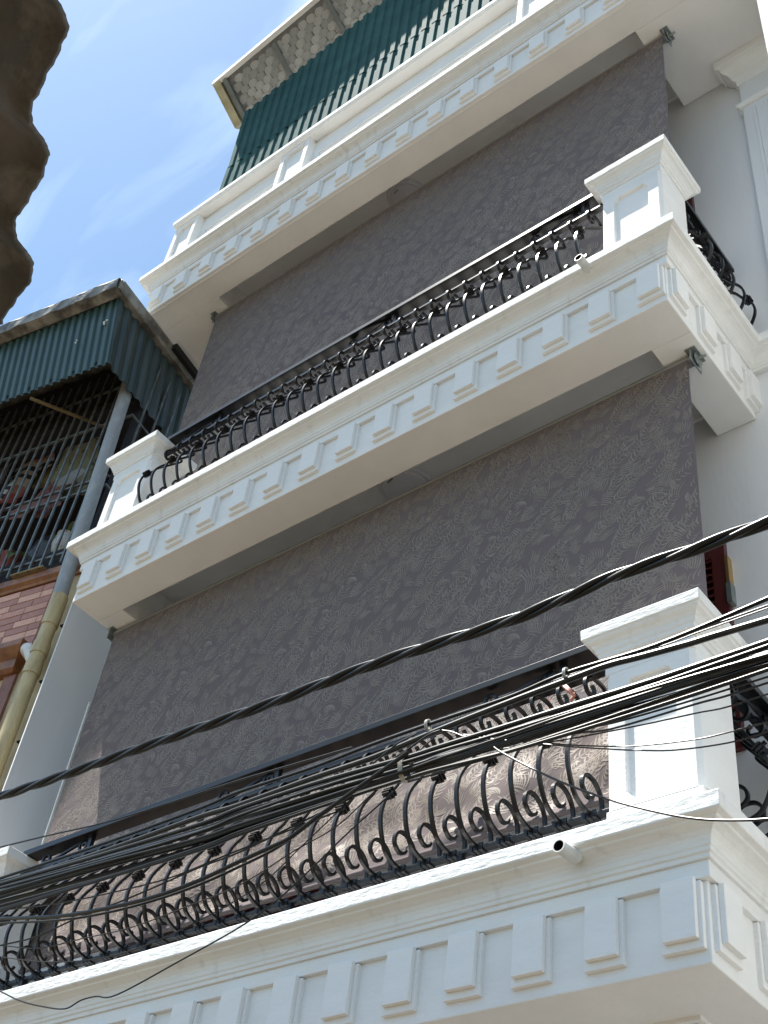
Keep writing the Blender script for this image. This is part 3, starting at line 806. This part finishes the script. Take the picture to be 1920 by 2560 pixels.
# downpipe: grey above, yellowed below
dp = MB().tube(crom([(-.42, -.12, 10.2), (-.32, -.12, 8.6), (-.243, -.12, 7.30)], 4), .057, 18).build('drainpipe', PIPEG, old, 0, True)
MB().tube([(-.239, -.12, 7.34), (-.236, -.12, 7.16)], .062, 18).build('pipe_socket', PIPEY, dp, 0, True)
MB().tube([(-.236, -.12, 7.17), (-.234, -.12, 3.0)], .055, 18).build('lower_pipe', PIPEY, dp, 0, True)
for zz in (7.16, 6.90, 6.72):
    MB().tube([(-.236, -.12, zz), (-.236, -.12, zz-.10)], .0625, 18).build('pipe_collar', PIPEY, dp, 0, True)
MB().tube(crom([(-.24, -.12, 6.72), (-.30, -.125, 6.80), (-.345, -.13, 6.875), (-.40, -.10, 6.90), (-.42, -.02, 6.90)], 4), .043, 14).build('branch_elbow', PVCW, dp, 0, True)
# loggia behind the cage
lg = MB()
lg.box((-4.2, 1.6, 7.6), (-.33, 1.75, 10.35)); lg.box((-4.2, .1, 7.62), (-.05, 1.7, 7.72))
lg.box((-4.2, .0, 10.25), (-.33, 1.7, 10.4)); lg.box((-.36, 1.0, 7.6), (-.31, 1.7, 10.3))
lg.box((-4.2, .0, 7.78), (.1, .45, 8.03)); lg.box((-.40, .05, 7.70), (-.33, .13, 10.3)); lg.box((-4.2, .05, 10.02), (-.34, .16, 10.12)); lg.box((-4.2, .03, 9.80), (-.345, 1.6, 9.9))  # last box is a lowered ceiling added to darken the loggia top
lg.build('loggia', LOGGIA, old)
MB().box((-1.75, .35, 9.50), (-1.35, .40, 9.70)).build('hanging_board', WOOD, old)
gr = MB().box((-4.0, -.055, 7.905), (-.30, -.035, 7.925))
for zz in (8.60, 8.71, 9.45, 9.95): gr.box((-4.0, -.055, zz), (-.30, -.035, zz+.018))
for zz in (8.60, 9.45): gr.box((-.30, -.055, zz), (-.285, 1.2, zz+.018))
grille = gr.build('window_grille', BARM, old)
q = MB().box((-.008, -.070, 7.80), (.008, -.054, 10.2)).build('bar', BARM, grille)
q.location = (-.45, 0, 0)
for k in range(1, 26): dup(q, grille, (-.45-.108*k, 0, 0))
for k in range(6): dup(q, grille, (-.29, .12+.16*k, 0))
# awning with gutter
def awn(a0, a1, b_top, b_bot, zt_, zb_, pitch=.082, dep=.02):
    m = MB(); vs = []; x = a0; xs = []
    while x < a1:
        for f_, d in ((0, 0), (.38, 0), (.55, 1), (.83, 1)):
            if x+f_*pitch < a1: xs.append((x+f_*pitch, d))
        x += pitch
    xs.append((a1, 0))
    for x, d in xs:
        jit = .006*math.sin(x*23)
        vs += [(x, b_bot+d*dep, zb_+jit), (x, (b_bot+b_top)/2+d*dep, (zb_+zt_)/2), (x, b_top+d*dep, zt_)]
    m.add(vs, [(i*3+k, (i+1)*3+k, (i+1)*3+k+1, i*3+k+1) for i in range(len(xs)-1) for k in range(2)])
    return m
aw = awn(-4.0, -.292, -.65, -.50, 10.37, 9.655).build('awning_sheet', TEAL, old)
side = MB(); vs = []; n = 74
for i in range(n+1):
    t_ = i/n; d = (.022 if (i % 4) in (1, 2) else 0)
    vs += [(-.292+d-.02, -.50+2.0*t_, 9.655+.01*math.sin(i*.9)), (-.292+d-.012, -.65+2.15*t_, 10.40)]
side.add(vs, [(2*i, 2*i+2, 2*i+3, 2*i+1) for i in range(n)])
asd = side.build('awning_sheet', TEALD, old)
for o in (aw, asd):
    s = o.modifiers.new('thick', 'SOLIDIFY'); s.thickness = .004; s.offset = 0
gt = MB(); vs = []
for i in range(31):
    a = -4.0+(3.76)*i/30; j = .010*math.sin(i*2.3)
    for (b_, z_) in ((-.66, 10.36), (-.76+j, 10.37+j*.5), (-.775, 10.47+j), (-.76, 10.50), (-.64, 10.49)):
        vs.append((a, b_, z_))
gt.add(vs, [(i*5+k, i*5+5+k, i*5+6+k, i*5+1+k) for i in range(30) for k in range(4)])
go = gt.build('gutter', GUTTER, old, 0)
s = go.modifiers.new('thick', 'SOLIDIFY'); s.thickness = .006
MB().bar((-.27, -.74, 10.44), (-.27, 1.45, 10.44), .085, .12).build('side_flashing', GUTTER, old, .01)
MB().bar((-.205, .05, 10.47), (-.205, 1.35, 10.47), .05, .07).build('painted_gap_shadow', DARK, old)  # black strip painting the shade in the gap beside the awning
MB().box((-4.0, -.70, 10.50), (-.24, 1.7, 10.53)).build('awning_roof', GUTTER, old)
MB().bar((-1.16, -.45, 9.62), (-.80, .30, 9.80), .022, .022).build('prop_stick', WOOD, old)
for k in range(7):
    MB().lathe([(.011, 0), (.011, -.006), (.004, -.008)], (-.42-.246*k, -.504, 9.70), 8, 'y').build('screw', DARK, aw)
pm = MB()
for (a, zz, r_) in ((-.405, 10.13, .014), (-.395, 10.10, .012), (-.380, 10.145, .013), (-.66, 10.00, .009), (-.663, 9.97, .009)):
    pm.lathe([(r_, 0), (r_*.7, -.008)], (a, -.605, zz), 8, 'y')
pm.build('sealant_blob', PVCW, aw)

# laundry and plants inside the cage, placed in the old house's own frame
OLDM = Matrix.Translation((-6.6, 3.85, 0)) @ Matrix.Rotation(ANG, 4, 'Z')
def oldp(a, b, z): return OLDM @ Vector((a, b, z))
def garment(name, label, cat, a, b, ztop, outline, m, seed, tilt=0):
    rnd = random.Random(seed); p1, p2, p3 = [rnd.uniform(0, 6) for _ in range(3)]
    xs = [x for x, _ in outline]; zs = [z_ for _, z_ in outline]
    bm = bmesh.new()
    vv = [bm.verts.new((x, 0, z_)) for x, z_ in outline]
    f_ = bm.faces.new(vv)
    bmesh.ops.triangulate(bm, faces=[f_])
    bmesh.ops.subdivide_edges(bm, edges=bm.edges[:], cuts=5, use_grid_fill=True)
    for v in bm.verts:
        d = -v.co.z
        v.co.y += (.025*math.sin(v.co.x*22+p1+d*2)+.015*math.sin(v.co.x*41+p2))*min(1, d*2.5) + .03*math.sin(d*4+p3)
        v.co.x += .012*math.sin(d*11+p3)
    me = bpy.data.meshes.new(name); bm.to_mesh(me); bm.free()
    me.materials.append(m)
    me.polygons.foreach_set('use_smooth', [True]*len(me.polygons))
    o = bpy.data.objects.new(name, me); C.objects.link(o)
    o.location = oldp(a, b, ztop); o.rotation_euler = (0, R(tilt), ANG)
    s = o.modifiers.new('thick', 'SOLIDIFY'); s.thickness = .005
    return tag(o, label, cat, 'laundry hanging in the caged loggia')
SHIRT = [(-.07, 0), (-.20, -.05), (-.36, -.30), (-.26, -.38), (-.19, -.24), (-.20, -.72), (.20, -.70), (.19, -.24), (.27, -.37), (.36, -.28), (.20, -.05), (.07, 0), (0, -.04)]
DRESS = [(-.06, 0), (-.16, -.05), (-.24, -.24), (-.17, -.28), (-.22, -.75), (-.24, -.98), (.02, -1.03), (.25, -.97), (.20, -.5), (.18, -.26), (.24, -.22), (.16, -.05), (.06, 0), (0, -.05)]
garment('dress', 'pale green dress with dark sprig print hanging nearest the grey drainpipe', 'dress', -1.20, .30, 9.98, [(x*.95, z_*.85) for x, z_ in DRESS], FLORAL, 1, 3)
garment('shirt', 'pink shirt with black and white stripes hung left of the green dress', 'shirt', -1.74, .26, 9.98, [(x*.85, z_*1.05) for x, z_ in SHIRT], PINKSTR, 2, 8)
garment('shirt', 'crumpled salmon shirt with red trim, low behind the cage rails', 'shirt', -1.29, .22, 9.32, [(x*.72, z_*.72) for x, z_ in SHIRT], PINK, 3, -12)
garment('towel', 'plain grey towel hanging at the left edge of the photo', 'towel', -2.10, .24, 10.0, [(-.16, 0), (-.17, -.4), (-.16, -.85), (.13, -.83), (.14, -.4), (.13, 0)], TARP, 4, 2)
garment('sock', 'black and white striped sock dangling at the lower left behind the bars', 'sock', -1.68, .10, 9.30, [(-.035, 0), (-.04, -.20), (-.02, -.26), (.05, -.24), (.04, -.17), (.035, 0)], stripes('black_white_sock', 2, (0, .5), ((.02,.02,.022),(.42,.42,.40)), scale=9), 6, 14)
garment('cloth', 'pink and cream cloth bundled above the black bag', 'cloth', -1.38, .14, 8.92, [(-.20, 0), (-.14, -.13), (.02, -.16), (.26, -.10), (.22, -.02), (.05, .03)], PINK, 7, -6)
garment('cloth', 'small off white cloth slung over the cage rail above the potted vase', 'cloth', -1.02, .10, 9.16, [(-.13, 0), (-.12, -.10), (.10, -.14), (.20, -.06), (.12, .03)], WHITECLOTH, 8, -10)
def plant(name, label, a, b, z0, pot, potmat, leaves, seed, spread, hang=0):
    rnd = random.Random(seed)
    t = thing(name, label, 'potted plant', oldp(a, b, z0), ANG, 'plants in the caged loggia')
    MB().lathe(pot, (0, 0, 0), 20).build('pot', potmat, t, 0, True)
    top = pot[-1][1]; lf = None
    for i in range(leaves):
        an = rnd.uniform(0, 6.28); l = rnd.uniform(.6, 1.2)*spread; up = rnd.uniform(.3, 1.0)
        m = MB(); vs = []
        for k in range(7):
            t_ = k/6; x = l*t_; zz = l*(up*t_ - (1.0+hang)*t_*t_*.9); wv = .16*l*math.sin(math.pi*(.08+.92*t_))*(.9)
            vs += [(x, -wv, zz+.01), (x, 0, zz-.004), (x, wv, zz+.01)]
        fs = [(k*3+j, k*3+3+j, k*3+4+j, k*3+1+j) for k in range(6) for j in range(2)]
        m.add(vs, fs); o = m.build('leaf', LEAF, t, 0, True); o.location = (rnd.uniform(-.02, .02), rnd.uniform(-.02, .02), top-.02); o.rotation_euler = (0, 0, an)
    return t
plant('potted_plant', 'white glazed vase with dark marks and a leafy plant beside the drainpipe', -.64, .05, 8.03, [(.045, 0), (.075, .03), (.088, .10), (.080, .16), (.060, .19), (.075, .21), (.066, .215)], VASE, 11, 4, .19)
plant('potted_plant', 'faded red pot of trailing strap leaves at the bottom left of the cage', -1.19, .05, 8.03, [(.06, 0), (.09, .14), (.095, .15), (.08, .15)], REDPOT, 12, 9, .26, .3)
bagb = MB(); vs = []
for i in range(9):
    for k in range(14):
        an = 2*math.pi*k/14; t_ = i/8; rr = .17*math.sin(math.pi*(.12+.80*t_))*(1+.12*math.sin(an*3+i))
        vs.append((1.2*rr*math.cos(an), .7*rr*math.sin(an), .42*t_))
bagb.add(vs, [(i*14+k, i*14+(k+1)%14, i*14+14+(k+1)%14, i*14+14+k) for i in range(8) for k in range(14)] + [tuple(range(13, -1, -1)), tuple(range(112, 126))])
o = bagb.build('plastic_bag', BAG, None, 0, True); o.location = oldp(-.98, .18, 8.03); o.rotation_euler = (0, 0, ANG)
tag(o, 'full black plastic bag standing on the loggia ledge between the plants', 'bag')
o = dup(o); o.name = 'cloth_sack'; o.data = o.data.copy(); o.data.materials.clear(); o.data.materials.append(TARP)
o.location = oldp(-1.60, .22, 8.03); o.rotation_euler = (0, 0, ANG+.8); o.scale = (1.1, 1, 1.2)
tag(o, 'grey cloth sack behind the bars at the far left of the ledge', 'sack')

# ------------------------------------------------------------------ corrugated eave close overhead
def atz(px, py, z):
    d = RW.transposed() @ Vector((px - 960, py - 1280, F))
    return EYE + d * ((z - EYE.z) / d.z)
E0 = atz(122, 200, 2.90)
E1 = atz(57, 665, 2.90)
e = (E1-E0).normalized()
rd = Vector((-e.y, -e.x, 0)) if False else Vector((e.y, -e.x, 0))
if rd.y < 0: rd = -rd
rd = (rd + Vector((0, 0, -.55))).normalized()
rnm = e.cross(rd).normalized()
if rnm.z < 0: rnm = -rnm
s_end = (atz(44, 800, 2.90)-E0).dot(e)
s_pk = (atz(150, 100, 2.90)-E0).dot(e)
t = thing('corrugated_roof', 'brown mossy corrugated roof edge close overhead at the upper left', 'roof', E0)
def sheet(s0, s1, r0, r1, h, jag):
    m = MB(); ns, nr = int((s1-s0)/.005), 40; vs = []
    for i in range(ns+1):
        s_ = s0+(s1-s0)*i/ns
        ej = jag*(math.sin(s_*31)*.5+math.sin(s_*83+1)*.5+math.sin(s_*190)*.4+math.sin(s_*410+2)*.3)
        for k in range(nr+1):
            r_ = r0+(r1-r0)*k/nr
            hh = .022*math.cos(2*math.pi*(s_-s_pk)/.170)*WS + h + .0012*math.sin(s_*37+r_*9)
            P = e*s_ + rd*(r_ + (ej if k == nr else 0)) + rnm*hh
            vs.append(P)
    m.add(vs, [(i*(nr+1)+k, (i+1)*(nr+1)+k, (i+1)*(nr+1)+k+1, i*(nr+1)+k+1) for i in range(ns) for k in range(nr)])
    return m
WS = 1
a1_ = sheet(-.75, s_end, -1.5, .0, 0, .003).build('roof_sheet', ROOFB, t, 0, True)
a2_ = sheet(-.70, s_end-.02, -1.5, -.115, -.012, .006)
a3_ = sheet(-.70, s_end-.05, -1.5, -.27, -.025, .006).build('roof_sheet', ROOFB, t, 0, True)
a2_ = a2_.build('roof_sheet', ROOFB, t, 0, True)
for o in (a1_, a2_, a3_):
    s = o.modifiers.new('thick', 'SOLIDIFY'); s.thickness = .0065

# ------------------------------------------------------------------ street cables
YC = 2.2
def cable(pts, wpx, label, m=CABLE, y=YC, cat='cable', group=None, name='street_cable', wob=0, seed=0, n=8, k=6, sagz=0):
    P = [at(p[0], p[1], y) for p in pts]
    P = crom(P, k)
    r_ = wpx/2*pxsize(P[len(P)//2])
    if wob:
        rnd = random.Random(seed); f1, f2, f3 = rnd.uniform(1, 3), rnd.uniform(3, 6), rnd.uniform(0, 6)
        f4 = rnd.uniform(0, 6)
        P = [q+Vector((0, wob*math.sin(f1*q.x+f3), wob*.8*math.sin(f2*q.x*.6+f4))) for q in P]
    o = MB().tube(P, r_, n).build(name, m, None, 0, True)
    return tag(o, label, cat, group)
def ext(pts, l=160):                               # carry the run on beyond both sides of the frame
    (x0, y0), (x1, y1) = pts[0], pts[1]; (x2, y2), (x3, y3) = pts[-2], pts[-1]
    return [(x0-l, y0-(y1-y0)/(x1-x0)*l)] + pts + [(x3+l, y3+(y3-y2)/(x3-x2)*l)]
# the fat twisted line
tw = ext([(0, 1992), (166, 1936), (347, 1872), (500, 1820), (694, 1752), (960, 1652), (1284, 1548), (1539, 1440), (1712, 1381), (1920, 1305)])
P = crom([at(x, y, 2.05) for x, y in tw], 12)
u_ = pxsize(P[len(P)//2]); r_s = 7.2*u_; hr = 7.2*u_
tt = thing('twisted_cable', 'thick black twisted power line slanting right across the taupe blind', 'cable', P[len(P)//2])
dist = [0]
for i in range(1, len(P)): dist.append(dist[-1]+(P[i]-P[i-1]).length)
dense = []
N = 700
for i in range(N+1):
    d = dist[-1]*i/N
    j = max(0, min(len(P)-2, next((q for q in range(len(dist)-1) if dist[q+1] >= d), len(dist)-2)))
    f_ = (d-dist[j])/max(1e-9, dist[j+1]-dist[j]); dense.append((P[j].lerp(P[j+1], f_), d))
for s_ in range(3):
    q = []
    for i, (c, d) in enumerate(dense):
        tg = (dense[min(i+1, N)][0]-dense[max(i-1, 0)][0]).normalized()
        a_ = tg.cross(Vector((0, 0, 1))).normalized(); b_ = a_.cross(tg)
        an = 2*math.pi*(d/(430*u_) + s_/3)
        q.append(c + (a_*math.cos(an)+b_*math.sin(an))*hr - tt.location)
    MB().tube(q, r_s, 10).build('strand', CABLE, tt, 0, True)

cable(ext([(0, 2196), (270, 2105), (500, 2021), (600, 1979), (781, 1919), (931, 1861), (1100, 1801), (1274, 1742), (1420, 1681), (1643, 1612), (1920, 1496)]), 9.5,
      'uppermost single cable just above the main bundle, crossing the lower pillar cap', y=2.3)
cable(ext([(0, 2212), (270, 2125), (500, 2042), (600, 2012), (780, 1946), (935, 1893), (1100, 1824), (1270, 1757), (1420, 1700), (1520, 1663), (1601, 1642), (1721, 1609), (1782, 1590), (1920, 1549)]), 16,
      'thick cable directly under the uppermost one, running over the pillar cap', m=CABLE2, y=2.3)
cable(ext([(1380, 1704), (1440, 1682), (1525, 1652), (1661, 1606), (1751, 1573), (1920, 1513)]), 4.5, 'thin wire just beneath the uppermost cable at the right', m=WIREBR, y=2.32)
cable(ext([(1380, 1712), (1440, 1692), (1525, 1658), (1661, 1613), (1751, 1579), (1920, 1520)]), 3.5, 'very thin lower wire of the pair crossing the pillar cap at right', m=WIREBR, y=2.33)
# main bundle
cen = [(0, 2238), (250, 2166), (500, 2095), (600, 2058), (800, 1992), (1022, 1921), (1100, 1895), (1260, 1846), (1420, 1794), (1620, 1732), (1812, 1672), (1920, 1638)]
rb_ = random.Random(21)
offs = [-34, -29, -24, -19, -14, -10, -6, -2, 2, 6, 10, 15, 20, 25, 30, 35]
for i, o_ in enumerate(offs):
    ph = rb_.uniform(0, 6.28); fr_ = rb_.uniform(.7, 1.8)
    pts = []
    for x, y in cen:
        squeeze = 1.0 - .28*math.exp(-((x-1015)/220)**2)
        pts.append((x, y + o_*squeeze + 7*math.sin(x/330*fr_+ph)))
    wd = rb_.choice((6, 7, 8, 9, 11, 13)) if i not in (5, 10) else 15
    lab = {0: 'topmost cable of the thick sagging street bundle', len(offs)-1: 'lowest cable of the thick sagging street bundle'}.get(i, 'black cable packed inside the thick sagging street bundle')
    cable(ext(pts), wd, lab, m=(CABLE if i % 3 else CABLE2), y=YC+rb_.uniform(-.03, .05), group='cables of the main bundle', n=8)
cable(ext([(1100, 1915), (1420, 1814), (1530, 1786), (1740, 1731), (1920, 1676)]), 6, 'first loose wire under the bundle at the right pillar', m=CABLE, y=2.22)
cable(ext([(1100, 1923), (1420, 1828), (1530, 1808), (1740, 1748), (1920, 1692)]), 5, 'second loose wire under the bundle at the right pillar', m=WIREBR, y=2.24)
cable(ext([(1180, 1908), (1420, 1838), (1530, 1822), (1740, 1760), (1812, 1741), (1920, 1707)]), 5.5, 'reddish dark wire, third below the bundle at the right pillar', m=WIREBR, y=2.2)
cable(ext([(1324, 1862), (1430, 1846), (1601, 1813), (1740, 1783), (1812, 1769), (1920, 1735)]), 4, 'thin straight wire crossing the sunk panel of the lower right pillar', m=WIREBR, y=2.26)
cable(ext([(1318, 1852), (1420, 1862), (1528, 1866), (1601, 1864), (1736, 1849), (1821, 1831), (1920, 1805)]), 4, 'upper of two curved wires low on the right pillar panel', m=WIREBR, y=2.25)
cable(ext([(1318, 1856), (1420, 1866), (1528, 1873), (1601, 1876), (1691, 1875), (1821, 1857), (1920, 1829)]), 4, 'lower of two curved wires low on the right pillar panel', m=WIREBR, y=2.22)
cable([(1235, 1868), (1254, 1881), (1330, 1921), (1420, 1962), (1540, 2004), (1661, 2034), (1751, 2048), (1842, 2051), (1920, 2047), (2060, 2030)], 6.5, 'slack wire drooping from the bundle across the ledge corner at the right', m=WIREBR, y=2.15)
cable(ext([(0, 2297), (151, 2290), (271, 2270), (392, 2240), (500, 2200), (600, 2153), (690, 2112), (727, 2093), (790, 2045), (860, 1995)]), 11, 'thick slack cable sagging below the bundle at the left', m=CABLE, y=2.16)
cable(ext([(0, 2308), (151, 2300), (271, 2281), (392, 2249), (500, 2211), (600, 2166), (690, 2121), (760, 2070)]), 7, 'second slack cable hugging the thick one at the left', m=CABLE2, y=2.18)
cable(ext([(0, 2364), (90, 2342), (187, 2298), (301, 2254), (400, 2212), (500, 2168), (600, 2130), (740, 2062)]), 4.5, 'thin wire rising from the left edge across the railing scrolls', m=CABLE, y=2.2)
cable(ext([(0, 2364), (99, 2370), (208, 2346), (330, 2318), (470, 2265), (600, 2212), (736, 2127), (841, 2066), (930, 1985)]), 3.2, 'thin brown wire dipping low at the left then climbing into the bundle', m=WIREBR, y=2.2)
cable(ext([(0, 2392), (100, 2404), (200, 2402), (300, 2385), (420, 2340), (560, 2268), (660, 2205), (760, 2110)]), 3, 'faint wire looping in front of the leftmost railing scrolls', m=CABLE2, y=2.2)
cable([(980, 1980), (974, 1988), (871, 2081), (781, 2169), (693, 2250), (602, 2316), (450, 2402), (292, 2487), (240, 2491), (202, 2501), (162, 2522), (104, 2516), (50, 2502), (6, 2481), (-60, 2450)], 4, 'thin kinked wire hanging lowest, across the bottom ledge at the left', m=CABLE, y=2.1)
cable(ext([(0, 2118), (119, 2089), (240, 2062), (330, 2037), (470, 1992), (600, 1950), (720, 1915)]), 4.5, 'thin straight wire meeting the left pillar cap above the handrail', m=CABLE, y=2.35)
cable(ext([(0, 2276), (120, 2262), (250, 2238), (420, 2196), (560, 2140), (700, 2085)]), 4, 'thin wire just under the bundle at the far left', m=CABLE, y=2.2)
cable([(905, 1935), (916, 1923), (980, 1870), (1000, 1855), (1040, 1835)], 4.5, 'short slanting tail branching up from the bundle to the cable above, left one', m=CABLE2, y=2.25)
cable([(950, 1915), (1010, 1880), (1070, 1838), (1100, 1826)], 5, 'short slanting tail branching up from the bundle to the cable above, right one', m=CABLE2, y=2.24)
cable([(1106, 1826), (1130, 1830), (1160, 1842), (1190, 1856)], 4.5, 'short wire end dropping from the upper cable back to the bundle', m=CABLE2, y=2.24)
# binding rings
def ring(px, py, y, rw, rh, label, turns=3):
    c = at(px, py, y); u_ = pxsize(c)
    tgt = (at(px+60, py-19, y)-c).normalized()
    a_ = tgt.cross(Vector((0, 1, 0))).normalized(); b_ = tgt.cross(a_)
    m = MB()
    for k in range(turns):
        m.tube([c + tgt*((k-1)*4.6*u_) + (a_*math.cos(q)*rh + b_*math.sin(q)*rw)*u_ for q in [2*math.pi*i/24 for i in range(25)]], 2.4*u_, 6)
    return tag(m.build('binding_wire', TIE, None, 0, True), label, 'wire tie', 'pale wire ties round the cables')
ring(1016, 1922, 2.2, 26, 36, 'pale wire ring bound round the middle of the main cable bundle')
ring(1072, 1812, 2.3, 10, 14, 'pale knotted wire tie on the cable above the bundle, left of the other knot', 2)
ring(1417, 1684, 2.3, 11, 16, 'pale knotted wire tie on the upper cable near the lower right pillar', 2)
